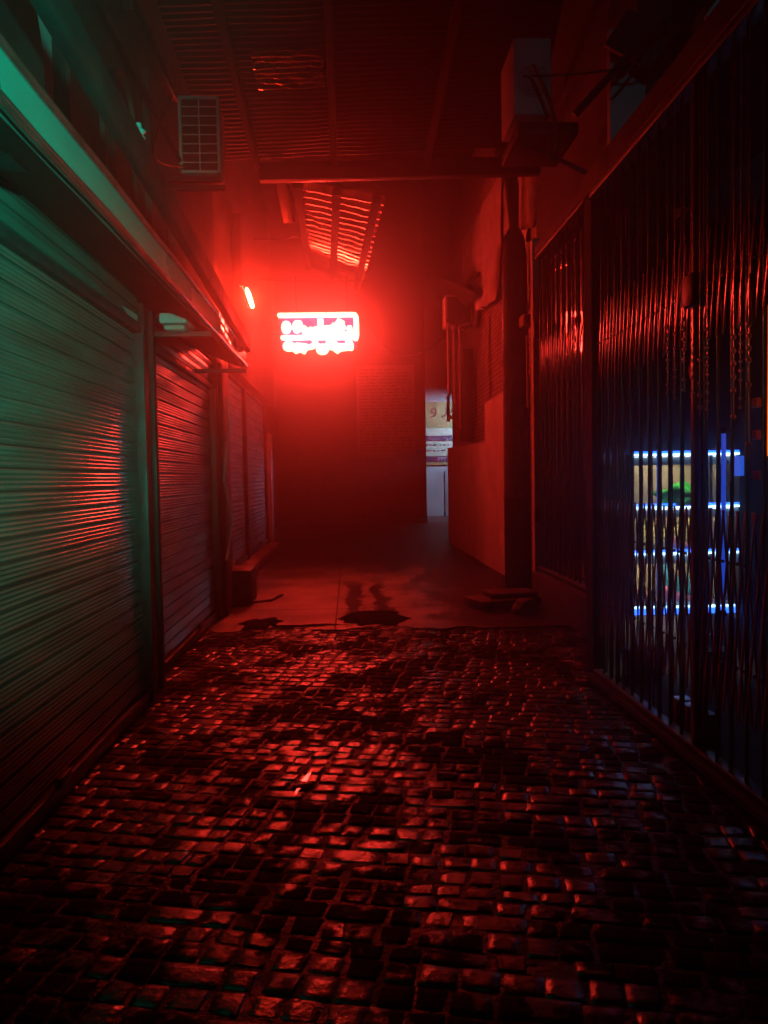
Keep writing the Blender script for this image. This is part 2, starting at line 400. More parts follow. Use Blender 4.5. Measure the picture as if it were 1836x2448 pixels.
shutter('far narrow roller shutter above the raised concrete step, glowing red', -1.78, 9.9, 13.2, .16, 3.05, M_slat2, 0, .15, 2)
shutter('farthest roller shutter beyond the step, beside the purple lit door jamb', -1.80, 13.42, 16.6, .16, 3.05, M_slat2, 0, .15, 2)

# left building: wall, piers, upper storey
lb = thing('shop_building', 'dark two storey shop building carrying the roller shutters and canopy', 'building', (-2.5, 8, 0))
mb = MB()
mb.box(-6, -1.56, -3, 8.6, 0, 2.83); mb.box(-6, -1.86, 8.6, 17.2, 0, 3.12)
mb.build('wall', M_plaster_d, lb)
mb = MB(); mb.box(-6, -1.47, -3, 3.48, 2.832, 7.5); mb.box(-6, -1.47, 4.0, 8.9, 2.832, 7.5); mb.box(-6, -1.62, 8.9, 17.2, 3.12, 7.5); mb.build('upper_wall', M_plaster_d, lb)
mb = MB(); mb.box(-6, -1.43, 3.483, 3.997, 2.84, 7.5); mb.build('painted_pier', M_pale, lb, label='pale painted wall strip above the canopy')
mb = MB(); mb.bbox((-1.47, 5.53, 1.41), (.12, .40, 2.82), .015); mb.bbox((-1.40, 5.42, 1.36), (.05, .09, 2.72), .01); mb.bbox((-1.40, 5.66, 1.36), (.05, .08, 2.72), .01); mb.build('pillar', M_dark, lb, smooth=True)
mb = MB(); mb.bbox((-1.52, 8.98, 1.47), (.20, .80, 2.94), .02); mb.bbox((-1.40, 8.75, 1.4), (.05, .26, 2.8), .01); mb.build('pillar', M_dark, lb, smooth=True)
mb = MB(); mb.bbox((-1.80, 13.31, 1.6), (.12, .12, 3.0), .01); mb.build('mullion_post', M_rail, lb, smooth=True)
mb = MB(); mb.bbox((-1.75, 16.95, 1.25), (.16, .42, 2.5), .02); mb.build('door_jamb', M_white, lb, smooth=True, label='pale door jamb tinted purple by the side street light')
# arched window above canopy
mb = MB()
for y0_, y1_, zt in ((4.25, 4.85, 3.75), (5.05, 5.55, 3.95)):
    P = [(-1.455, y0_, 2.95), (-1.455, y0_, zt)]
    for k in range(1, 10):
        an = math.pi*(1 - k/10); P.append((-1.455, (y0_+y1_)/2 + (y1_-y0_)/2*math.cos(an), zt + (y1_-y0_)/2*math.sin(an)))
    P += [(-1.455, y1_, zt), (-1.455, y1_, 2.95)]
    w_ = MB(); w_.tube(P, .028, 6); fr = w_.build('window', M_rail, lb, smooth=True)
    w_ = MB(); w_.prism([(p[1], p[2]) for p in P], -1.468, -1.461, 0); w_.build('pane', M_dark, fr)
# painted upright edges further on
mb = MB(); mb.bbox((-1.45, 5.95, 3.7), (.06, .10, 1.7), .01); mb.build('wall_trim', M_plaster_d, lb, smooth=True)
mb = MB(); mb.bbox((-1.44, 6.9, 3.4), (.08, .55, 1.1), .02); mb.build('wall_trim', M_plaster_d, lb, smooth=True)
mb = MB(); mb.bbox((-1.56, 11.5, 4.4), (.12, .25, 1.9), .02); mb.build('wall_trim', M_plaster_d, lb, smooth=True)

# canopy
cn = thing('canopy', 'long sloping canopy with pale metal fascia above the shutters', 'canopy', (-1.2, 4.5, 2.6))
mb = MB(); ym = 7.68
mb.prism([(-1.004, 2.63), (-.985, 2.63), (-.985, 2.765), (-1.03, 2.775), (-1.03, 2.765), (-1.004, 2.755)], -1, ym, 1)
mb.build('fascia', M_fascia, cn)
mb = MB(); mb.prism([(-1.55, 2.845), (-1.03, 2.765), (-1.004, 2.755), (-1.004, 2.62), (-1.02, 2.60), (-1.50, 2.80), (-1.55, 2.80)], -1, ym - .004, 1); mb.build('soffit', M_soffit, cn)
M_chrome = mat('polished edge steel', (.70,.68,.64), .13, .95, (.45,.42,.38), 5, .26)
for zz, rr_ in ((2.615,.020),(2.778,.020)):
    mb = MB(); mb.tube([(-.985, -1 + k*(ym+1)/24, zz + .004*math.sin(k*1.7)) for k in range(25)], rr_, 10); mb.build('edge_trim', M_chrome, cn, smooth=True)
for yy in (7.60, 5.7):
    mb = MB(); mb.bbox((-1.25, yy, 2.565), (.55, .05, .04), .006); mb.build('bracket', M_rail, cn, smooth=True)
M_plate = mat('bare polished steel', (.8,.78,.74), .07, .97, (.55,.5,.46), 5, .16)
for z0_, z1_, ya, yb in ((2.70,2.735,5.75,6.45),(2.645,2.672,5.9,6.7)):  # tilted plates added to give the sign glints along the fascia
    mb = MB(); mb.sheet([[(-.944 - .056*(y_-6.1) + .05*(zz-2.7) + .002*math.sin(y_*21), y_, zz) for y_ in [ya + (yb-ya)*k/12 for k in range(13)]] for zz in (z0_, z1_)], thick=(-.006,0,0))
    mb.build('glint_plate', M_plate, cn, smooth=True, angle=50)
# lamp under canopy (unlit)
lp = thing('ceiling_lamp', 'unlit pale bulkhead lamp fixed under the canopy at the pillar', 'lamp', (-1.2, 5.7, 2.6))
mb = MB(); mb.bbox((-1.22, 5.72, 2.655), (.20, .32, .08), .02); mb.build('casing', M_white, lp, smooth=True)
mb = MB(); mb.bbox((-1.22, 5.72, 2.595), (.15, .26, .04), .018); mb.build('lens', M_plaster, lp, smooth=True)

# step, stone block
mb = MB(); mb.bbox((-1.70, 13.3, .08), (.34, 7.2, .16), .02); tag(mb.build('doorstep', M_concs, smooth=True), 'raised concrete step running below the far red shutters', 'step')
mb = MB(); mb.bbox((-2.05, 19.6, .15), (.55, .6, .30), .03); tag(mb.build('stone_block', M_concs, smooth=True), 'low pale stone block at the foot of the left wall', 'block')
mb = MB(); mb.bbox((-1.36, 9.55, .22), (.34, .55, .44), .05); tag(mb.build('rubbish_sack', M_black, smooth=True), 'black lumpy rubbish sack at the foot of the far dark pillar', 'sack')

# looping cable on far pillar
P = [gx(-1.34, u, v) for u, v in ((490,860),(494,930),(487,990),(484,1040),(494,1085),(499,1130),(494,1180),(489,1210))]
mb = MB(); mb.tube(P, .016, 6); tag(mb.build('wall_cable', M_white, smooth=True), 'loose pale cable hanging in a curve down the far dark pillar', 'cable')

# long steel beams above the canopy
def beam(label, pts, wd, ht, m, name='steel_beam', cat='beam'):
    a_, b_ = Vector(pts[0]), Vector(pts[1]); d = (b_-a_)
    mb = MB(); M_ = d.to_track_quat('Y', 'Z').to_matrix().to_4x4()
    mb.bbox((a_+b_)/2, (wd, d.length, ht), .01, M_)
    return tag(mb.build(name, m, smooth=True), label, cat)
beam('long brown steel beam running above the canopy toward the sign', [gx(-.95, 100, -60) + Vector((0,-1.2,0)), gx(-.95, 535, 745)], .06, .15, M_dark)
P0 = gx(-1.35, 215, 0); P1 = gx(-1.35, 420, 410)
mb = MB(); mb.tube([P0, (P0+P1)/2, P1], .02, 8); tag(mb.build('conduit_pipe', M_beam, smooth=True), 'thin conduit high on the upper wall above the arched windows', 'pipe')
P0 = gx(-1.4, 275, 0); P1 = gx(-1.4, 375, 205)
beam('dark roof edge board high above the arched windows', [P0, P1], .08, .12, M_beam)
# insulator
p = gx(-.95, 300, 288); mb = MB(); mb.lathe(p - Vector((0,0,.03)), [(.012,0),(.03,.01),(.018,.025),(.032,.04),(.016,.055),(.012,.075)], 12)
tag(mb.build('insulator', M_white, smooth=True), 'small white porcelain insulator above the brown beam', 'insulator')
# dark oval disc at the top-left
p = gx(-1.2, 18, 110); mb = MB()
pts = [(p.y + .26*math.cos(a)*1.0, p.z + .42*math.sin(a)) for a in [2*math.pi*k/40 for k in range(40)]]
mb.prism(pts, -1.24, -1.17, 0); od = mb.build('oval_disc', M_black); tag(od, 'dark oval disc hung against the teal wall above canopy', 'sign')
mb = MB(); mb.tube([(-1.43, p.y, p.z+.2), (-1.24, p.y, p.z+.2)], .02, 6); mb.build('bracket', M_dark, od)

# AC unit with wire grid (left)
def ac_unit(label, u0, v0, u1, v1, us, Y, depth, grid=True, mbody=M_white):
    a_ = gy(Y, u0, v1); b_ = gy(Y, us, v0)
    x0, x1, z0, z1 = a_.x, b_.x, a_.z, b_.z
    t = thing('air_conditioner', label, 'air conditioner', ((x0+x1)/2, Y, z0))
    mb = MB(); mb.bbox(((x0+x1)/2, Y + depth/2 + .02, (z0+z1)/2), (x1-x0, depth, z1-z0), .015); mb.build('casing', mbody, t, smooth=True)
    if grid:
        mb = MB(); e = .025
        for (A, B) in (((x0,z0),(x1,z0)),((x0,z1),(x1,z1)),((x0,z0),(x0,z1)),((x1,z0),(x1,z1))):
            ax, az = A; bx, bz = B
            mb.bbox(((ax+bx)/2, Y, (az+bz)/2), (abs(bx-ax)+e, .04, abs(bz-az)+e), .006)
        mb.build('frame', M_white, t, smooth=True)
        mb = MB(); mb.box(x0+.015, x1-.015, Y+.004, Y+.018, z0+.015, z1-.015); mb.build('coil_face', M_dark, t)
        mb = MB()
        mb.tube([((x0+x1)/2, Y-.01, z0), ((x0+x1)/2, Y-.01, z1)], .006, 6)
        for k in range(1, 8): mb.tube([(x0, Y-.012, z0+(z1-z0)*k/8), (x1, Y-.012, z0+(z1-z0)*k/8)], .0055, 6)
        mb.build('wire_grid', M_white, t, smooth=True)
    return t, (x0, x1, z0, z1)
t, e = ac_unit('white outdoor air conditioner with wire grid on the red lit left wall', 392, 212, 470, 372, 470, 6.6, .30)
mb = MB(); mb.box(e[0]-.2, e[1], 6.65, 6.69, e[2]-.05, e[2]-.01); mb.box(e[0]-.2, e[1], 6.85, 6.89, e[2]-.05, e[2]-.01); mb.build('bracket', M_dark, t)

# ------------------------------------------------------------------ roof over the alley
def corrugated(mb, corners, ridges, amp, thick=.004, nseg=6, across=14):
    """corners A,B (near edge left/right), C,D (far edge left/right); ridges run left-right, stacked from near to far"""
    A, B, C, D = [Vector(c) for c in corners]; rows = []
    N = ridges * nseg
    up = (B-A).cross(C-A).normalized()
    for i in range(N+1):
        t = i/N; l = A.lerp(C, t); r = B.lerp(D, t); d = amp * math.sin(2*math.pi*t*ridges)
        rows.append([l.lerp(r, k/across) + up*(d + .022*mnoise.noise(Vector((k*.5, t*9, 3)))) for k in range(across+1)])
    mb.sheet(rows, thick=up*thick)
rf = thing('tin_roof', 'dark corrugated tin roof covering the near end of the alley', 'roof', (.3, 6, 5.2))
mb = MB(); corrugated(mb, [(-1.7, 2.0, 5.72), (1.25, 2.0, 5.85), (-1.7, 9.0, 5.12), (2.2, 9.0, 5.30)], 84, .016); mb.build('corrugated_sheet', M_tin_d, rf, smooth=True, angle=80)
for xx in (-.98, -.10, .95):
    a_ = Vector((xx, 2.0, 5.66)); b_ = Vector((xx, 9.0, 5.08)); d = b_-a_
    mb = MB(); mb.bbox((a_+b_)/2, (.07, d.length, .09), .008, d.to_track_quat('Y','Z').to_matrix().to_4x4()); mb.build('purlin', M_soffit2, rf, smooth=True)
ZR = lambda x, y: 5.72 + (x+1.7)*.03*((9-y)/7+ (y-2)/7*1.35) - (y-2)/7*.60 - .035
mb = MB(); corrugated(mb, [(-.80, 7.05, ZR(-.8,7.05)), (-.16, 7.05, ZR(-.16,7.05)), (-.80, 7.62, ZR(-.8,7.62)), (-.16, 7.62, ZR(-.16,7.62))], 7, .014); mb.build('lit_ridges', M_tin, rf, smooth=True, angle=80, label='brighter tin for the lit ridges under the dark roof')  # brighter tin stands in for the lit part of the roof
beam('thick dark crossbeam spanning the alley at the end of the tin roof', [gy(9.05, 560, 374), gy(9.05, 1200, 358)], .12, .20, M_beam, 'crossbeam')
mb = MB(); a_ = gy(8.9, 540, 20); b_ = gy(10.2, 625, 480)
beam('dark upright roof post rising above the left wall', [a_, b_], .14, .10, M_beam, 'roof_post')

fr = thing('tin_roof', 'gappy corrugated tin roof sloping over the alley above the neon sign', 'roof', (0, 12, 5.2))
A = gz(5.62, 636, 405); B = gz(5.30, 834, 412); C_ = gz(5.50, 712, 628); D = gz(5.22, 776, 640)
A = Vector((-.62, 9.9, 5.26)); B = Vector((.53, 9.9, 5.06)); C_ = Vector((-.78, 16.2, 5.95)); D = Vector((.33, 16.2, 5.45))
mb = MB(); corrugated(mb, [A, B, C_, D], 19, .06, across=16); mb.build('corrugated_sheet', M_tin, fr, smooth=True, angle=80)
for t_ in (.03, .46, .9):
    a_ = A.lerp(B, t_) - Vector((0,0,.07)); b_ = C_.lerp(D, t_) - Vector((0,0,.07)); d = b_-a_
    mb = MB(); mb.bbox((a_+b_)/2, (.11, d.length, .07), .008, d.to_track_quat('Y','Z').to_matrix().to_4x4()); mb.build('purlin', M_soffit2, fr, smooth=True)

# overhead cables
def cable(pts, r, label, sag=0.):
    P = []
    if len(pts) == 2:
        a_, b_ = map(Vector, pts)
        for k in range(17):
            t = k/16; q_ = a_.lerp(b_, t); q_.z -= sag*4*t*(1-t); P.append(q_)
    else:
        V = [Vector(p) for p in pts]
        for i in range(len(V)-1):
            p0, p1, p2, p3 = V[max(i-1,0)], V[i], V[i+1], V[min(i+2,len(V)-1)]
            for k in range(6):
                t = k/6
                P.append(.5*((2*p1)+(p2-p0)*t+(2*p0-5*p1+4*p2-p3)*t*t+(3*p1-p0-3*p2+p3)*t**3))
        P.append(V[-1])
    mb = MB(); mb.tube(P, r, 6); return tag(mb.build('overhead_cable', M_black, smooth=True), label, 'cable')
cable([gx(-1.5, 548, 516), gy(13, 700, 500)], .010, 'thin wire crossing the alley just below the gappy roof', .05)
cable([gx(-1.6, 560, 604), gy(14.4, 790, 606)], .008, 'thin wire strung level just above the neon sign', .02)
cable([gy(14.6, 780, 700), gy(16, 835, 752), gy(17, 880, 768), gy(18, 930, 752), gy(18, 965, 720)], .010, 'slack wire sagging from the neon sign toward the brick wall')
cable([gx(-1.4, 372, 205), gx(-1.2, 330, 330), gx(-1.3, 400, 360)], .008, 'thin wire looping down the wall beside the gridded air conditioner')

# ------------------------------------------------------------------ neon sign
SY = 14.5
ns = thing('neon_sign', 'glaring red and white neon shop sign hanging over the alley', 'sign', tuple(gy(SY, 690, 765)))
def sg(u, v): return gy(SY, u, v)                 # u,v in display pixels
def z8(x, y): return sg((640 + x*240/1659)/1.10669, (720 + y*240/1659)/1.10669)   # u,v from the close-up of the sign
a_ = z8(190, 200); b_ = z8(1480, 640)
mb = MB(); mb.bbox(((a_.x+b_.x)/2, SY + .10, (a_.z+b_.z)/2 - .06), (abs(b_.x-a_.x), .10, abs(a_.z-b_.z)+.16), .02)
mb.build('board', mat('sign board', (.5,.025,.62), .6, 0, (.42,.02,.5), 4), ns, smooth=True)  # magenta board colour paints the glow fringe of the tubes
def neon(pts, r, name):
    mb = MB(); P = [z8(*p) for p in pts]; P = [p + Vector((0, -.02, 0)) for p in P]
    mb.tube(P, r, 10)
    for e_ in (P[0], P[-1]):
        bm = bmesh.new(); bmesh.ops.create_uvsphere(bm, u_segments=10, v_segments=6, radius=r); bmesh.ops.translate(bm, vec=e_, verts=bm.verts); mb.bm(bm)
    return mb.build(name, M_neon, ns, smooth=True, angle=80)
RT = .050
neon([(200,240),(930,232)], RT, 'neon_tube'); neon([(990,232),(1400,225),(1440,232),(1458,260),(1465,400),(1468,570),(1455,620)], RT, 'neon_tube')
neon([(255,610),(700,605),(1400,605)], RT, 'neon_tube')
def loop(cx, cy, rx, ry, a0=0, a1=360, n=16, til=0): return [(cx + rx*math.cos(R_(a0+(a1-a0)*k/n)) + til*math.sin(R_(a0+(a1-a0)*k/n)), cy + ry*math.sin(R_(a0+(a1-a0)*k/n))) for k in range(n+1)]
def letters(strokes, r):
    mb = MB()
    for st in strokes:
        P = [z8(*p) + Vector((0, -.03, 0)) for p in st]; mb.tube(P, r, 8)
        for e_ in (P[0], P[-1]):
            bm = bmesh.new(); bmesh.ops.create_uvsphere(bm, u_segments=8, v_segments=6, radius=r); bmesh.ops.translate(bm, vec=e_, verts=bm.verts); mb.bm(bm)
    return mb.build('neon_lettering', M_neon, ns, smooth=True, angle=80)
letters([loop(308,440,36,62), loop(485,430,30,62), [(522,370),(528,400)],
         [(600,455),(615,520),(680,540),(720,470),(760,520),(830,515),(870,440),(930,450),(960,520),(1040,500),(1080,400),(1100,500),(1180,520),(1240,450),(1225,360),(1180,330),(1150,380),(1165,460)],
         [(870,320),(875,400)], [(620,480),(700,500),(800,470),(900,490),(1000,450),(1100,450),(1200,400)], [(1350,450),(1360,520),(1400,560)], [(700,570),(900,560),(1250,560),(1380,560)]], .056)
letters([loop(350,750,55,40), [(400,770),(480,830),(540,800),(600,840),(640,770),(720,760),(800,720)], loop(905,800,60,45), [(780,640),(790,720),(860,760)], [(960,760),(1040,760),(1100,780),(1160,830),(1200,790),(1300,780),(1370,760)],
         [(1010,650),(1050,700),(1120,720)], [(1330,660),(1370,720),(1375,780)], [(480,740),(620,750)], [(1000,720),(1120,750),(1300,750)]], .056)
# hangers
for u in (640, 750):
    p = sg(u, 684); mb = MB(); mb.tube([p + Vector((0,.1,0)), Vector((p.x, SY+.1, 5.28))], .012, 6); mb.build('hanger_rod', M_dark, ns, smooth=True)
a_ = z8(190, 420); mb = MB(); mb.tube([(a_.x, SY+.1, a_.z), (-1.62, SY+.1, a_.z+.1)], .02, 8); mb.build('wall_arm', M_dark, ns, smooth=True)

# bright strip on left wall built as glowing tube, boosted to light the concrete
dp = thing('glow_strip', 'short glowing strip tilted on the left wall beside the sign', 'lamp', tuple(gx(-1.25, 535, 640)))
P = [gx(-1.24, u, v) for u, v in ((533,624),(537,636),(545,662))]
mb = MB(); mb.tube(P, [.018,.03,.026], 10); mb.build('tube', emit('strip glow', (1.0, .028, .010), 750), dp, smooth=True)
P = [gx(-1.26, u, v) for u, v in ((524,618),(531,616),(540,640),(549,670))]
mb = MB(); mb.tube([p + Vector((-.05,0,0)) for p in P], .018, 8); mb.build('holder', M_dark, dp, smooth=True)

# ------------------------------------------------------------------ right side: near shop with folding gate
rb = thing('gate_shop', 'dark corner shop behind the nearer folding gate with lit shelves', 'building', (2.8, 4, 0))
mb = MB(); mb.box(1.84, 5, -3, 5.75, 3.47, 3.50); mb.build('ceiling', M_soffit2, rb)
mb = MB(); mb.box(4.6, 4.75, -3, 6.3, 0, 3.39); mb.box(2.24, 4.6, 6.22, 6.34, 0, 3.39); mb.prism([(1.84,5.72),(2.238,6.36),(2.238,6.30),(1.89,5.71)], 0, 3.46, 2); mb.box(2.2, 4.6, -3.1, -3, 0, 3.39); mb.build('inner_wall', M_soffit2, rb)
mb = MB(); mb.box(1.76, 1.84, 5.57, 5.70, 0, 3.5); mb.build('corner_post', M_soffit2, rb)
mb = MB(); mb.box(1.86, 4.6, -3, 6.2, -.04, .05); mb.build('floor', M_soffit2, rb)
mb = MB(); mb.bbox((1.76, 1.4, .03), (.10, 8.3, .05), .012); mb.build('sill', M_soffit2, rb, smooth=True)
mb = MB(); mb.prism([(1.74,3.66),(1.74,3.52),(1.755,3.505),(1.88,3.505),(1.88,3.66)], -3, 5.7, 1); mb.build('lintel', M_beam, rb)
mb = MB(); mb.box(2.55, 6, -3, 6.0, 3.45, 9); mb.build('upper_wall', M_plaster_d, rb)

def folding_gate(label, X, y0, y1, z0, z1, pitch, lat, seed):
    rnd = random.Random(seed)
    t = thing('folding_gate', label, 'gate', (X, (y0+y1)/2, z0), 'folding lattice gates of the right hand shops')
    mb = MB(); mb.bbox((X, (y0+y1)/2, z1 + .02), (.09, y1-y0, .05), .008); mb.build('top_track', M_rail, t, smooth=True)
    mb = MB(); mb.bbox((X, (y0+y1)/2, z0 + .015), (.07, y1-y0, .03), .006); mb.build('bottom_track', M_rail, t, smooth=True)
    ys = []; y = y0 + .05; k = 0
    while y < y1 - .03:
        ys.append(y); y += pitch*(1 + rnd.uniform(-.12, .12)) * (1.0 if k % 2 else .8); k += 1
    for i, yy in enumerate(ys):
        mb = MB(); dx = .030 if i % 2 else -.012; wv = rnd.uniform(-.2, .2)
        P = [(X+dx+wv*.02, yy, z0+.03), (X+dx, yy + rnd.uniform(-.004,.004), (z0+z1)/2), (X+dx-wv*.02, yy, z1)]
        # U channel: two flanges and a web with rounded edges
        mb.tube(P, .0048 if i % 2 else .0068, 7)
        if i % 2 == 0: mb.tube([(p[0]+.010, p[1]+.006, p[2]) for p in P], .0055, 7)
        mb.build('bar', M_dark if i % 2 else M_gate, t, smooth=True, angle=60)
    for zc, hh in lat:
        mb = MB()
        for i in range(len(ys)-1):
            for s in (1, -1):
                a_ = Vector((X + .016*s, ys[i], zc - s*hh)); b_ = Vector((X + .016*s, ys[i+1], zc + s*hh))
                d = b_-a_; M_ = d.to_track_quat('Z','X').to_matrix().to_4x4()
                mb.bbox((a_+b_)/2, (.018, .005, d.length), .0015, M_)
        for yy in ys:
            bm = bmesh.new(); bmesh.ops.create_uvsphere(bm, u_segments=6, v_segments=4, radius=.009); bmesh.ops.translate(bm, vec=(X-.02, yy, zc), verts=bm.verts); mb.bm(bm)
        mb.build('scissor_lattice', M_gate, t, smooth=True, angle=40)
    return t, ys
gt, ys = folding_gate('black folding lattice gate in front of the lit display shelves', 1.78, 1.9, 5.5, .06, 3.46, .078, [(2.42,.26),(1.08,.24),(.60,.24)], 5)
mb = MB(); mb.bbox((1.775, 3.88, 1.76), (.05, .05, 3.38), .008); mb.build('meeting_stile', M_gate, gt, smooth=True)
mb = MB(); mb.bbox((1.775, 5.53, 1.76), (.05, .05, 3.4), .008); mb.build('lock_post', M_soffit2, gt, smooth=True)
mb = MB(); mb.bbox((1.74, 3.88, 2.42), (.04, .13, .16), .01); mb.build('lock_box', M_black, gt, smooth=True)

# far shop: plinth, gate, glass
fb = thing('gate_shop', 'far glazed shop above a low plastered plinth, behind second gate', 'building', (2.6, 7.6, 0))
mb = MB(); mb.bbox((2.42, 7.64, .17), (.50, 3.10, .34+.04), .02); mb.build('plinth', M_plaster_d, fb, smooth=True)  # dark plaster copy stands for the dim light on the plinth
mb = MB(); mb.prism([(2.20,4.06),(2.26,4.055),(2.5,4.055),(2.5,4.16),(2.20,4.16)], 5.8, 9.0, 1); mb.build('lintel', M_beam, fb)
mb = MB(); mb.box(2.5, 4.5, 9.1, 9.2, 0, 7.5); mb.box(2.86, 3.0, 6.4, 9.1, .4, 4.0); mb.build('inner_wall', M_dark, fb)
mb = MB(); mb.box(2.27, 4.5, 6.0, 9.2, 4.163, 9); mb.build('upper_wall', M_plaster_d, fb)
mb = MB(); mb.bbox((2.30, 9.15, 2.18), (.22, .12, 4.2), .015); mb.build('corner_post', M_plaster, fb, smooth=True)
gl = mat('dark shop glass', (.02,.015,.015), .015, 0, (.015,.012,.012), 3, .03, spec=1.0); gl.node_tree.nodes['Principled BSDF'].inputs['IOR'].default_value = 2.0
mb = MB()
a1 = R_(1.75); yc = 7.8; L = 1.32
P = [Vector((2.36, yc, 0)) + Vector((math.sin(a1)*s*L*-1, math.cos(a1)*s*L, 0)) for s in (-1, 1)]
mb.prism([(P[0].x, P[0].y), (P[1].x, P[1].y), (P[1].x+.02, P[1].y), (P[0].x+.02, P[0].y)], .42, 4.02, 2)
mb.build('window_pane', gl, fb)
ft, ys2 = folding_gate('second folding lattice gate mounted above the plastered plinth', 2.25, 6.1, 9.04, .40, 4.02, .105, [(2.75,.3),(1.3,.3)], 9)
for zz in (1.05, 3.2):
    mb = MB(); mb.bbox((2.215, 9.06, zz), (.06, .07, .18), .008); mb.build('hinge', M_black, ft, smooth=True)

# ------------------------------------------------------------------ lit display shelves inside near shop
M_led = emit('white blue led strip', (.30,.62,1.0), 7)
M_warm = emit('warm under shelf strip', (1.0,.84,.55), 32)
M_ledb = emit('blue led strip', (.012,.10,1.0), 5)
M_orange = emit('orange tube lamp', (1.0,.16,.004), 1.6)
M_beige = mat('beige back panel', (.55,.48,.33), .6, 0, (.45,.39,.27), 6)
ds = thing('display_shelf', 'lit shop display shelf with white blue light strips behind gate', 'shelf', (2.7, 6.0, 0))
XL, XR = 2.19, 3.02
ZS = [1.64, 1.235, .875, .46]
mb = MB(); mb.box(XL, XR, 6.185, 6.205, .44, 1.66); mb.build('back_panel', M_beige, ds)
for zz in ZS:
    mb = MB(); mb.bbox(((XL+XR)/2, 6.03, zz), (XR-XL, .30, .022), .004); s_ = mb.build('shelf', M_white, ds, smooth=True)
    mb = MB(); mb.bbox(((XL+XR)/2, 5.872, zz + .004), (XR-XL, .010, .013), .003); mb.build('light_strip', M_led, s_)
    mb = MB(); mb.box(XL+.02, XR-.02, 5.897, 5.915, zz-.036, zz-.0125); mb.build('under_light', M_warm, s_)
    if zz > .6:
        mb = MB(); mb.box(XL, XR, 5.884, 5.892, zz - .075, zz - .012); mb.build('trim_board', M_white, s_)
    else:
        mb = MB(); mb.bbox(((XL+XR)/2, 5.868, zz - .030), (XR-XL, .012, .045), .003); mb.build('blue_strip', M_ledb, s_)
for zz in ZS[:3]:
    mb = MB(); mb.bbox(((XL+XR)/2, 5.876, zz + .022), (XR-XL, .01, .020), .003); mb.build('blue_strip', M_ledb, ds)
for xx in (XL - .014, XR + .014, 2.80):
    mb = MB(); mb.bbox((xx, 6.03, 1.0), (.024, .3, 1.3), .004); mb.build('side_panel', M_dark, ds, smooth=True)
# glowing blue tubes standing in for reflections on the gate bars
def blue_glint(label, u, v0, v1, X, r):
    a_ = gx(X, u, v0); b_ = gx(X, u, v1); m_ = (a_+b_)/2
    t = thing('glint_tube', label, 'lamp', (m_.x, m_.y, min(a_.z, b_.z)), 'upright blue glint tubes behind the gate')
    mb = MB(); mb.tube([(m_.x, m_.y, a_.z), (m_.x, m_.y, b_.z)], r, 10); mb.build('tube', M_glint, t, smooth=True)
    for zz in (a_.z, b_.z):
        mb = MB(); mb.lathe((m_.x, m_.y, zz - .015), [(r*1.3, 0), (r*1.3, .03)], 10); mb.build('end_cap', M_black, t, smooth=True)
M_glint = emit('blue glint', (.02,.10,.9), .55)
blue_glint('thick upright blue glint tube right of the lit shelves', 1563, 930, 1325, 1.84, .0105)
blue_glint('thin upright blue glint tube in front of the shelf end', 1421, 965, 1325, 1.84, .006)
b_ = gx(1.95, 1592, 985); mb = MB(); mb.bbox((1.95, b_.y, b_.z - .05), (.02, .11, .10), .004)
tag(mb.build('light_panel', emit('blue panel', (.02,.14,.9), .7)), 'small blue glowing panel right of the shelf top', 'lamp')

# goods on the shelves
def crumple(name, c, d, seed, m, label, cat, am=.3):
    bm = bmesh.new(); bmesh.ops.create_icosphere(bm, subdivisions=4, radius=1)
    for v in bm.verts:
        n_ = mnoise.noise(v.co*1.6 + Vector((seed,0,0))) + .5*mnoise.noise(v.co*4 + Vector((0,seed,0)))
        v.co *= 1 + am*n_
        v.co = Vector((v.co.x*d[0]/2, v.co.y*d[1]/2, max(v.co.z, -.55)*d[2]/1.55))
    zmin = min(v.co.z for v in bm.verts)
    bmesh.ops.translate(bm, vec=Vector(c) - Vector((0,0,zmin)), verts=bm.verts)
    mb = MB(); mb.bm(bm); return tag(mb.build(name, m, smooth=True, angle=80), label, cat)
def shoe(c, L, m1, m2, label, cat='shoe', flip=1):
    t = thing('shoe', label, cat, c)
    secs = [(0,.30,.42,.0),(.12,.36,.46,.0),(.3,.32,.36,.0),(.5,.34,.24,.0),(.72,.38,.17,.0),(.9,.32,.13,.0),(1,.12,.07,.0)]
    mb = MB(); rows = []
    for tt, wd, h, _ in secs:
        r = []
        for k in range(13):
            an = math.pi*k/12; r.append((c[0] + flip*(tt-.5)*L, c[1] + math.cos(an)*wd*L/2, c[2] + .022 + math.sin(an)**.7*h*L))
        rows.append(r)
    mb.sheet(rows); mb.build('upper', m1, t, smooth=True, angle=80)
    mb = MB(); pts = [(c[0] + flip*(tt-.5)*L, c[1] + wd*L/2*1.08) for tt, wd, _, _ in secs] + [(c[0] + flip*(tt-.5)*L, c[1] - wd*L/2*1.08) for tt, wd, _, _ in secs[::-1]]
    mb.prism(pts, c[2], c[2]+.026, 2); mb.build('sole', m2, t)
    return t
M_green = mat('green cloth', (.04,.8,.09), .6, 0, (.03,.5,.06), 14)
M_speck = mat('speckled yellow felt', (.62,.58,.20), .8, 0, (.16,.17,.08), 45, cr=(.45,.55))
M_pink = mat('pink rubber', (.85,.16,.38), .4, 0, (.75,.2,.35), 6)
M_rose = mat('rose fabric', (.75,.30,.30), .7, 0, (.6,.2,.25), 20)
M_blue = mat('turquoise canvas', (.03,.33,.48), .6, 0, (.02,.25,.4), 12)
crumple('folded_scarf', (2.60, 5.97, 1.252), (.34, .22, .16), 3.3, M_green, 'crumpled bright green scarf on the second lit shelf', 'scarf', .45)
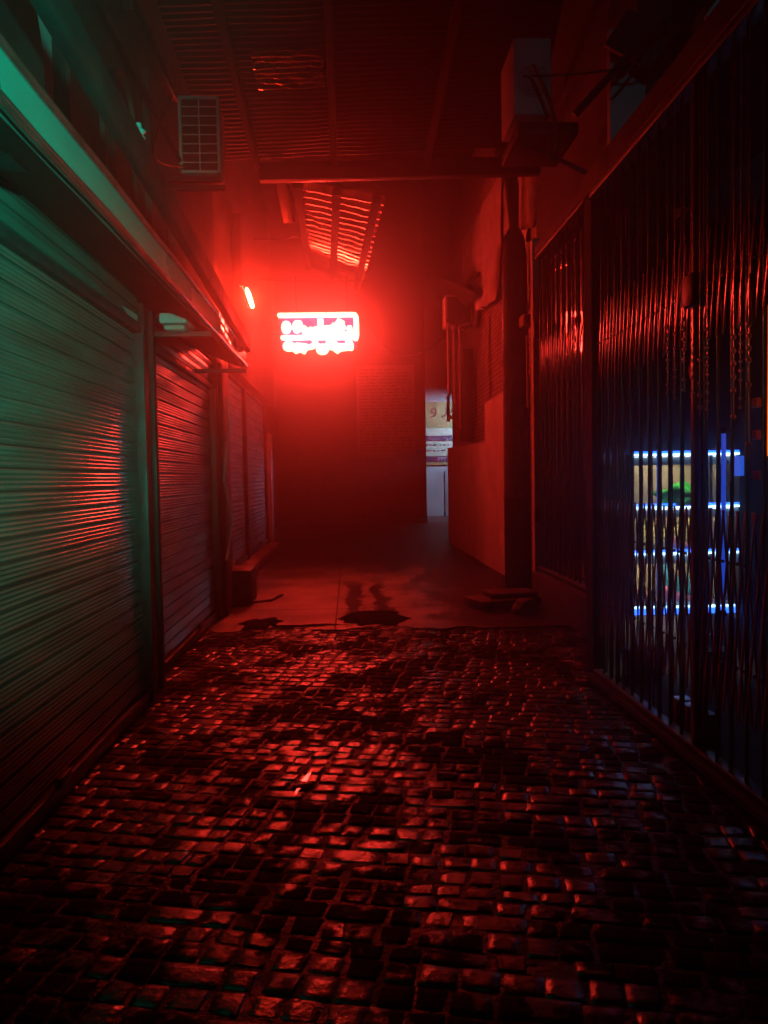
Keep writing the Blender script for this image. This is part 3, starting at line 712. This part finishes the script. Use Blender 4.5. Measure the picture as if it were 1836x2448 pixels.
mb = MB(); mb.bbox((2.60, 5.97, 1.248), (.36, .24, .006), .002); tag(mb.build('tray', mat('purple tray', (.12,.07,.22), .4)), 'dark purple tray under the green scarf', 'tray')
bx = [(2.40, .16, .22, 'speckled pale box left on the third shelf', M_speck), (2.56, .14, .20, 'speckled yellow box behind the rose shoe on the third shelf', M_speck), (2.69, .10, .25, 'tall speckled yellow box beside the shelf upright', M_speck)]
for xx, wd, h, lb_, m_ in bx:
    mb = MB(); mb.bbox((xx, 6.10, .888 + h/2), (wd, .12, h), .01); tag(mb.build('felt_box', m_, smooth=True), lb_, 'box')
shoe((2.60, 5.95, .887), .25, M_rose, M_white, 'rose coloured shoe on the third lit shelf')
shoe((2.58, 5.95, .473), .27, M_pink, M_white, 'pink slipper with white sole on the lowest lit shelf')
shoe((2.36, 5.97, .473), .24, M_rose, M_white, 'dull rose shoe at the left of the lowest lit shelf')
mb = MB(); mb.bbox((2.53, 6.11, .62), (.10, .10, .30), .02); tag(mb.build('shoe_box', M_blue, smooth=True), 'turquoise box standing behind the pink slipper', 'box')
crumple('folded_shirt', (2.68, 6.09, .472), (.16, .16, .20), 8.1, M_blue, 'turquoise folded shirt right of the pink slipper', 'shirt', .3)
# pale goods low in the shop
M_pot = mat('pale enamel', (.34,.42,.40), .3, 0, (.25,.32,.3), 8)
p = gy(5.4, 1395, 1450); mb = MB(); mb.lathe((p.x, p.y, .052), [(.09,0),(.13,.02),(.15,.12),(.14,.2),(.10,p.z+.02),(.04,p.z+.08)], 20); tag(mb.build('pot', M_pot, smooth=True), 'round pale pot on the shop floor below the shelves', 'pot')
for u, v, lb_ in ((1465,1555,'small pale carton on floor below the shelf centre'), (1492,1570,'pale carton beside the smaller carton on the floor'), (1515,1590,'pale carton nearest the gate sill')):
    p = gz(.06, u, v); mb = MB(); mb.bbox((max(p.x,1.92), p.y, .12), (.10,.10,.14), .008); tag(mb.build('carton', M_pot, smooth=True), lb_, 'carton', 'pale cartons on the shop floor')
p = gy(5.2, 1545, 1385); mb = MB(); mb.bbox((p.x, 5.2, p.z), (.08,.08,.10), .015); o_ = mb.build('tin_can', M_white, smooth=True); tag(o_, 'small white tin on a stand right of the shelves', 'tin')
mb = MB(); mb.box(p.x-.1, p.x+.1, 5.1, 5.3, .05, p.z-.052); tag(mb.build('stand', M_dark), 'dark square stand under the white tin', 'stand')
# hanging strings of shiny beads
M_bead = mat('glossy red beads', (.6,.3,.3), .22, .9, (.9,.5,.5), 9, .28)
bs = [(1442, 706, 850, .014), (1458, 706, 860, .012), (1478, 690, 842, .016), (1497, 745, 850, .013), (1512, 700, 905, .017), (1528, 712, 905, .013), (1585, 700, 900, .017), (1600, 700, 880, .012), (1618, 700, 960, .016)]
for i, (u, v0, v1, r) in enumerate(bs):
    a_ = gx(1.74, u, v0); b2 = gx(1.74, u, v1); n_ = max(4, int((a_.z-b2.z)/(r*3.1)))
    t = MB()
    r = r*.75
    for k in range(n_+1):
        if random.random() < .22: continue
        bm = bmesh.new(); bmesh.ops.create_uvsphere(bm, u_segments=10, v_segments=7, radius=r); bmesh.ops.translate(bm, vec=(1.74, a_.y, a_.z+(b2.z-a_.z)*k/n_), verts=bm.verts); t.bm(bm)
    t.tube([(1.74, a_.y, 3.50), (1.74, a_.y, b2.z)], .002, 5)
    tag(t.build('bead_string', M_bead, smooth=True, angle=80), 'string of shiny red beads hanging on the near folding gate', 'beads', 'bead strings hanging on the near gate')
p = gx(1.90, 1484, 795); mb = MB(); mb.prism([(p.y-.055,p.z-.05),(p.y+.03,p.z-.06),(p.y+.055,p.z+.0),(p.y+.02,p.z+.05),(p.y-.05,p.z+.055)], 1.93, 1.945, 0); tag(mb.build('price_card', mat('pink card', (.8,.25,.3), .5)), 'small pink card among the hanging beads', 'card')
# orange lamp and packets at the right edge
p = gx(1.86, 1660, 820); a_ = gx(1.86, 1660, 660); b_ = gx(1.86, 1660, 985)
mb = MB(); mb.tube([(1.86, p.y-.004, a_.z), (1.86, p.y-.004, b_.z)], .012, 10); tag(mb.build('orange_tube', M_orange, smooth=True), 'upright orange glowing tube at the picture edge behind the gate', 'lamp')
M_pack = mat('orange packet', (.8,.24,.03), .5, 0, (.7,.2,.03), 6)
for v, lb_ in ((870,'orange packet hanging uppermost beside the orange tube'), (940,'orange packet second from the top beside the orange tube'), (1027,'orange packet lowest of the hanging row')):
    p = gx(1.9, 1634, v); mb = MB(); mb.bbox((1.9, p.y, p.z), (.025,.05,.045), .006); tag(mb.build('packet', M_pack, smooth=True), lb_, 'packet', 'orange packets hanging behind the gate')

# ------------------------------------------------------------------ right side beyond: brick house, plaster dado, duct
bh = thing('brick_house', 'old brick house with plastered lower wall on the right', 'building', (3.5, 13.5, 0))
mb = MB(); mb.box(2.42, 4.5, 9.2, 18.0, 0, 7.5); mb.build('wall', M_brick, bh)
c1 = gx(2.32, 978, 965); c2 = gx(2.32, 1050, 955); c3 = gx(2.32, 1050, 872); 
mb = MB(); mb.prism([(18.02, -.05), (18.02, c1.z), (c2.y, c2.z), (c2.y, c3.z), (9.25, c3.z + .05), (9.25, -.05)], 2.30, 2.417, 0); mb.build('plaster_dado', M_plaster, bh)
mb = MB(); mb.box(2.34, 2.417, 9.25, 10.6, 3.7, 7.5); mb.build('plaster_band', M_plaster, bh)
p = gx(2.34, 1017, 760); mb = MB(); p2 = gx(2.34, 1017, 955)
mb.tube([(2.25, p.y, p2.z), (2.25, p.y, 3.6), (2.25, p.y, 3.9)], .13, 14); mb.build('downpipe', M_rail, bh, smooth=True)
# duct
dd = thing('duct', 'tall black vent duct standing against the brick house', 'duct', (2.12, 9.9, 0))
x0 = gy(9.9, 1087, 900).x; x1 = gy(9.9, 1142, 900).x; zt = gy(9.9, 1110, 490).z; rr = (x1-x0)/2
mb = MB(); mb.lathe(((x0+x1)/2, 9.9, 0), [(rr,0),(rr,1.2),(rr*1.03,1.21),(rr*1.03,1.25),(rr,1.26),(rr*.97,zt*.62),(rr*1.02,zt*.625),(rr*.95,zt-.35),(rr*.75,zt-.12),(rr*.35,zt)], 20); mb.build('pipe', M_black, dd, smooth=True)
mb = MB(); mb.tube([((x0+x1)/2, 9.9, zt-.05), ((x0+x1)/2-.02, 9.9, zt+.5), ((x0+x1)/2-.12, 10.0, zt+1.0)], [.06,.09,.12], 10); mb.build('flue', M_black, dd, smooth=True)
mb = MB(); mb.tube([((x0+x1)/2+.18, 9.85, zt-.2), ((x0+x1)/2+.26, 9.85, zt+.2), ((x0+x1)/2+.16, 9.85, zt+.55)], .05, 8); mb.build('elbow', M_black, dd, smooth=True)
# awning box with ac near (960-1030, 600-700)
aw = thing('awning', 'small tilted tin awning on the brick house above a meter box', 'awning', tuple(gx(2.2, 990, 620)))
q0 = gy(14, 955, 600); q1 = gy(13, 1025, 632)
mb = MB(); mb.sheet([[q0, q0 + Vector((0, 1.2, 0.0))], [q1, q1 + Vector((.0, 1.2, 0))]], thick=(0,0,-.06)); mb.build('sheet', M_tin_d, aw)
p = gy(14, 985, 670); mb = MB(); mb.bbox((p.x+.05, 14.2, p.z), (.5,.45,.55), .03); o_ = mb.build('meter_cabinet', M_plaster, smooth=True); tag(o_, 'pale cabinet fixed under the small tin awning', 'cabinet')
mb = MB(); mb.bbox((p.x+.05, 13.96, p.z), (.42,.02,.46), .01); mb.build('door', M_tin_d, o_, smooth=True)
cable([gy(13.4, 1035, 590), gy(13.2, 1020, 610), gy(13.2, 1040, 622), gy(13.2, 1062, 618), gy(13.2, 1070, 560), gy(13.2, 1072, 470)], .03, 'thick black hose looping above the small tin awning')
cable([gy(13.4, 965, 690), gy(13.4, 985, 702), gy(13.4, 1005, 690)], .03, 'bent dark pipe under the pale cabinet')
mb = MB(); a_ = gy(13.4, 968, 700); b_ = gy(13.4, 972, 850)
for k, du in enumerate((0, .10, .2)): mb.tube([a_ + Vector((du,0,0)), Vector((a_.x+du, 13.4, b_.z - .3*k))], .025, 8)
tag(mb.build('conduit_pipe', M_plaster, smooth=True), 'bundle of three pale conduits below the pale cabinet', 'pipe')
# draped tarps on upper wall
def tarp(label, pts, X, seed):
    rows = []
    n = 18
    for i in range(n+1):
        t = i/n; r = []
        for k in range(13):
            s = k/12
            a_ = Vector(pts[0]).lerp(Vector(pts[1]), s); b_ = Vector(pts[2]).lerp(Vector(pts[3]), s)
            q_ = a_.lerp(b_, t); f = .09*math.sin(s*17 + 1.5*t + seed)*(.3+t) + .06*mnoise.noise(Vector((s*4, t*3, seed)))
            r.append((q_.x - abs(f), q_.y, q_.z))
        rows.append(r)
    mb = MB(); mb.sheet(rows, thick=(.012,0,0)); return tag(mb.build('tarp', mat('dusty tarp', (.62,.56,.5), .8, 0, (.4,.35,.3), 4), smooth=True, angle=80), label, 'tarp')
tarp('creased dusty tarp hanging on the wall above the tin awning', [(2.36, 15.5, 6.2), (2.36, 11.6, 6.0), (2.36, 15.0, 4.55), (2.36, 11.9, 4.2)], 2.3, 1.)
tarp('creased tarp hung on the wall above the black duct', [(2.33, 11.0, 6.2), (2.33, 9.3, 6.0), (2.33, 11.0, 4.9), (2.33, 9.4, 4.5)], 2.3, 4.)
# electrical box + conduits right of duct
eb = thing('electric_box', 'wall mounted electric box with two conduits beside the far gate', 'box', tuple(gx(2.26, 1130, 700)))
a_ = gx(2.26, 1122, 722); b_ = gx(2.26, 1146, 675); mb = MB(); mb.bbox((2.24, (a_.y+b_.y)/2, (a_.z+b_.z)/2), (.14, abs(a_.y-b_.y)*.9, abs(a_.z-b_.z)), .03); mb.build('casing', M_plaster, eb, smooth=True)
for u in (1129, 1139):
    a_ = gx(2.26, u, 725); b_ = gx(2.26, u+2, 880); mb = MB(); mb.tube([(2.26, a_.y, a_.z), (2.26, a_.y, b_.z)], .018, 8); mb.build('conduit', M_white, eb, smooth=True)
a_ = gx(2.26, 1135, 890); mb = MB(); mb.bbox((2.255, a_.y, a_.z), (.09,.18,.16), .015); mb.build('junction_box', M_dark, eb, smooth=True)
# rubbish by plinth
mb = MB(); q0 = gz(.05, 1085, 1300); mb.bbox((q0.x, q0.y, .07), (.75, .5, .08), .015, Matrix.Rotation(.3, 4, 'Z')); mb.bbox((q0.x+.1, q0.y+.05, .14), (.55, .4, .06), .015, Matrix.Rotation(.1, 4, 'Z'))
tag(mb.build('board_pile', M_wood, smooth=True), 'flat stack of dark boards on the ground before the duct', 'boards')
q0 = gz(.1, 1125, 1300); crumple('stone', (q0.x, q0.y - .2, .0), (.26, .2, .18), 2.2, M_concs, 'pale loose stone lying beside the dark boards', 'stone', .2)

# AC unit on the right above gates + shelf bracket
t, e = ac_unit('pale outdoor air conditioner on a bracket shelf above the far gate', 1112, 78, 1192, 245, 1192, 6.6, .55, grid=False, mbody=M_pale)
mb = MB()
cx_, cz_ = (e[0]+e[1])/2, (e[2]+e[3])/2 - .05
for q_ in range(2, 6):
    mb.tube([(cx_ + .026*q_*math.cos(2*math.pi*k/28), 6.6, cz_ + .026*q_*math.sin(2*math.pi*k/28)) for k in range(28)], .0025, 5, closed=True)
mb.build('fan_grille', M_rail, t, smooth=True)
mb = MB(); mb.bbox(((e[0]+e[1])/2 + .1, 6.85, e[2]-.16), ((e[1]-e[0])*1.6, .7, .10), .01); mb.tube([(e[0], 6.7, e[2]-.15), (2.4, 6.7, e[2]-.6)], .02, 6); mb.build('bracket', M_dark, t, smooth=True)
p0, p1 = gy(5.75, 1320, 320), gy(5.75, 1396, 60)
mb = MB(); mb.bbox(((p0.x+p1.x)/2, 5.80, (p0.z+p1.z)/2), (p1.x-p0.x, .08, p1.z-p0.z), .01); tag(mb.build('wall_panel', M_pale, smooth=True), 'tall pale board on the wall crossed by dark cables above the gates', 'panel')
p0, p1 = gy(4.4, 1545, 60), gy(4.4, 1590, -40)
mb = MB(); mb.bbox(((p0.x+p1.x)/2, 4.4, (p0.z+p1.z)/2), (p1.x-p0.x, .05, p1.z-p0.z), .01, Matrix.Rotation(R_(35), 4, 'Y')); tag(mb.build('wall_panel', M_pale, smooth=True), 'small tilted pale board at the top corner above the near gate', 'panel')
cable([gy(5.5, 1240, 250), gy(5.5, 1330, 150), gy(5.4, 1380, 95), gy(5.3, 1450, 40), gy(5.2, 1520, -20)], .03, 'thick bundled cable rising across the tall pale board')
cable([gy(5.5, 1130, 165), gy(5.5, 1240, 160), gy(5.5, 1330, 150), gy(5.5, 1400, 140), gy(5.5, 1480, 60)], .008, 'thin wire crossing both pale units above the gates')
cable([gy(5.4, 1320, 160), gy(5.4, 1345, 165), gy(5.4, 1400, 95), gy(5.4, 1430, 60)], .010, 'wire with knots in front of the tall pale board')
cable([gy(6.4, 1150, 140), gy(6.4, 1175, 190), gy(6.4, 1190, 230), gy(6.4, 1205, 300), gy(6.4, 1192, 345), gy(6.4, 1187, 290)], .018, 'black hose hanging off the right air conditioner')
beam('dark timber hanging across the top of the pale board', [gy(5.6, 1330, 60), gy(5.5, 1430, 115)], .05, .28, M_dark, 'timber')

# ------------------------------------------------------------------ end of the alley
eh = thing('end_house', 'house wall closing the alley with a door and notice board', 'building', (0, 26.5, 0))
mb = MB(); mb.box(-7, 2.60, 26, 34, -.05, 12); mb.build('wall', M_plaster_d, eh)
a_ = gy(25.9, 772, 990); b_ = gy(25.9, 895, 788)
mb = MB(); mb.bbox(((a_.x+b_.x)/2, 25.95, (a_.z+b_.z)/2), (b_.x-a_.x, .1, b_.z-a_.z), .02); nb = mb.build('notice_board', M_plaster, eh, smooth=True)
mb = MB(); n_ = 26; rn = random.Random(4)
for k in range(n_):
    zz = a_.z + .22 + (b_.z-a_.z-.4)*k/(n_-1); xx = a_.x + .1
    while xx < b_.x - .15 - (.5 if k % 5 == 0 else 0):
        wd = rn.uniform(.08, .34); mb.box(xx, min(xx+wd, b_.x-.1), 25.889, 25.897, zz, zz+.045); xx += wd + rn.uniform(.04, .10)
mb.build('faded_print', M_concs, nb)
a_ = gy(25.9, 600, 1130); b_ = gy(25.9, 692, 925)
mb = MB(); mb.bbox(((a_.x+b_.x)/2, 25.96, (b_.z)/2), (b_.x-a_.x, .08, b_.z), .02); dr = mb.build('door', M_wood, eh, smooth=True)
mb = MB(); mb.tube([(b_.x-.15, 25.88, 1.0), (b_.x-.15, 25.88, 1.2)], .02, 8); mb.build('handle', M_tin, dr, smooth=True)
mb = MB(); mb.bbox((0, 25.9, .06), (5.2, .3, .16), .02); mb.build('door_step', M_concs, eh, smooth=True)
lw = thing('house', 'dim house wall on the left beyond the shutters', 'building', (-4, 21, 0))
mb = MB(); mb.box(-7, -2.35, 17.2, 26, -.05, 8); mb.build('wall', M_plaster_d, lw)
# lit side street wall + banner
sw = thing('side_street_wall', 'pale stained wall of the side street lit cool white', 'wall', (4, 30, 0))
mb = MB(); mb.box(2.2, 9, 30, 30.3, -.05, 8); mb.build('wall', mat('whitewash', (.72,.74,.78), .8, 0, (.42,.43,.47), 1.4, .9, .2, 12), sw)
mb = MB(); mb.box(3.72, 3.80, 29.94, 29.995, 0, 1.75); mb.build('pipe_chase', M_pale, sw)
bn = thing('banner', 'yellow and white printed banner with dark bands on the side street wall', 'banner', (3.7, 29.9, 2))
M_by = mat('banner yellow', (.50,.38,.17), .7, 0, (.44,.33,.15), 2); M_bw = mat('banner cream', (.78,.76,.58), .7, 0, (.68,.68,.55), 3); M_bp = mat('banner plum', (.10,.03,.12), .7); M_ink = mat('dark ink', (.10,.03,.03), .7); M_txt = mat('white ink', (.85,.75,.85), .7)
BY = 29.93
def bz(v): return gy(BY, 950, v).z
def strip(name, v0, v1, m, off, par): 
    mb = MB(); mb.box(2.5, 4.9, BY+off, BY+off+.02, bz(v1), bz(v0)); return mb.build(name, m, par)
strip('upper_field', 868, 925, M_by, .012, bn); strip('cream_field', 925, 985, M_bw, .012, bn)
strip('plum_band', 941, 952, M_bp, -.012, bn); strip('plum_band', 986, 997, M_bp, -.012, bn); strip('yellow_edge', 997.5, 1004, M_by, .012, bn)
def text(s, u, v, h, m, name, par, Y):
    cu = bpy.data.curves.new(name, 'FONT'); cu.body = s; cu.size = 1; cu.extrude = .0
    ob = bpy.data.objects.new(name, cu); col.objects.link(ob)
    dg = bpy.context.evaluated_depsgraph_get(); me = bpy.data.meshes.new_from_object(ob.evaluated_get(dg)); 
    bpy.data.objects.remove(ob); bpy.data.curves.remove(cu)
    if not me.vertices: return None
    xs = [v_.co.x for v_ in me.vertices]; ys_ = [v_.co.y for v_ in me.vertices]
    k = h / (max(ys_) - min(ys_)); c = gy(Y, u, v); ox, oy = (min(xs)+max(xs))/2, (min(ys_)+max(ys_))/2
    off = Vector((0,0,0)); p_ = par
    while p_ is not None: off += p_.location; p_ = p_.parent
    for v_ in me.vertices: v_.co = Vector((c.x + (v_.co.x-ox)*k, Y, c.z + (v_.co.y-oy)*k)) - off
    me.materials.clear(); me.materials.append(m)
    o = bpy.data.objects.new(name, me); col.objects.link(o); o.parent = par; return o
# Persian letters in their joined forms, written right to left
for w_, u_ in (('\ufe8d\ufee7\ufe92\ufeee\ufee9', 968), ('\ufe97\ufe92\ufee0\ufef4\ufed0', 938)):
    text(''.join(reversed(w_)), u_, 946.5, .20, M_txt, 'lettering', bn, BY-.016)
text('\u06f2\u06f2\u06f3 \u06f9\u06f6\u06f1', 966, 991.5, .17, M_txt, 'lettering', bn, BY-.016)
text(''.join(reversed('\ufebb\ufeae \ufeed \ufe91')), 955, 890, .42, M_ink, 'lettering', bn, BY-.004)
for v, h in ((961, .05), (973, .05)):
    mb = MB(); xx = 2.9
    while xx < 4.6:
        wd = random.uniform(.05,.16); c = gy(BY, 950, v); mb.box(xx, xx+wd, BY-.002, BY+.006, c.z-h/2, c.z+h/2); xx += wd + random.uniform(.05,.14)
    mb.build('small_print', M_bp, bn)
mb = MB(); p0 = gy(23, 968, 850); p1 = gy(23, 968, 925); mb.tube([(p0.x, 23, 3.9), (p0.x, 23, p1.z+.2)], .05, 8); mb.tube([(p0.x, 23, p1.z+.35), (p0.x+.5, 23, p1.z+.2)], .06, 8)
hl = mb.build('hanging_hook', M_black, smooth=True); tag(hl, 'dark hook hanging from the brick house corner before the banner', 'hook')
mb = MB(); mb.tube([(p0.x, 23, 3.9), (2.9, 17.9, 4.0)], .04, 6); mb.build('arm', M_black, hl, smooth=True)

# ------------------------------------------------------------------ lamps out of the frame that light the place
def lamp(name, label, loc, aim, energy, colr, radius, spot=None, blend=.6):
    t = thing(name, label, 'lamp', loc)
    d = (Vector(aim) - Vector(loc)).normalized(); M_ = d.to_track_quat('-Z', 'Y').to_matrix().to_4x4()
    mb = MB(); mb.bbox(Vector(loc) - d*.16, (.24,.24,.12), .03, M_); mb.build('housing', M_dark, t, smooth=True)
    L_ = bpy.data.lights.new(name + '_light', 'SPOT' if spot else 'POINT'); L_.energy = energy; L_.color = colr; L_.shadow_soft_size = radius
    if spot: L_.spot_size = R_(spot); L_.spot_blend = blend
    o = bpy.data.objects.new('lamp_light', L_); col.objects.link(o); o.parent = t
    o.rotation_euler = M_.to_euler()
    return t
lamp('shop_lamp', 'teal shop floodlight fixed behind the viewer', (.15, .1, 2.15), (-1.4, 2.25, 2.3), 900, (.0, 1.0, .62), .08, 64, 1.0)
lamp('board_spot', 'dim bluish spot added behind the viewer for the pale boards', (.6, -2.6, 3.6), (2.08, 6.0, 4.55), 80, (.25, .8, 1.0), .15, 15, .8)  # spot added to lift the pale boards above the gates
lamp('unit_spot', 'small dim spot added behind the viewer for the gridded air conditioner', (-.5, -2.4, 3.8), (-1.2, 6.6, 4.55), 80, (1.0, .62, .58), .15, 9, .7)  # spot added to brighten the frame of the left air conditioner
lamp('street_lamp', 'cool white street lamp of the side street', (5.6, 27.9, 4.4), (3.6, 30, 1.3), 2600, (.45, .68, 1.0), .15, 115, .5)
lamp('wall_lamp', 'violet white wall lamp round the corner of the side street', (5.2, 27.2, 2.6), (-1.6, 17.0, 1.2), 500, (.75, .6, 1.0), .08, 9, .5)

# ------------------------------------------------------------------ glare volume
mb = MB(); mb.box(-7.5, 9.5, -4, 34.5, -1.6, 12.6)  # scattering volume added for the lens glare round the sign
hz = mb.build('glare_haze', bpy.data.materials.new('glare volume')); hz['kind'] = 'stuff'; hz['label'] = 'thin glare volume added around the whole alley'; hz['category'] = 'glare_haze'
m = hz.data.materials[0]; m.use_nodes = True; n = m.node_tree; n.nodes.clear()
o_ = n.nodes.new('ShaderNodeOutputMaterial'); v_ = n.nodes.new('ShaderNodeVolumePrincipled')
v_.inputs['Color'].default_value = (.8,.8,.8,1); v_.inputs['Density'].default_value = .052; v_.inputs['Anisotropy'].default_value = .90
n.links.new(v_.outputs[0], o_.inputs['Volume'])
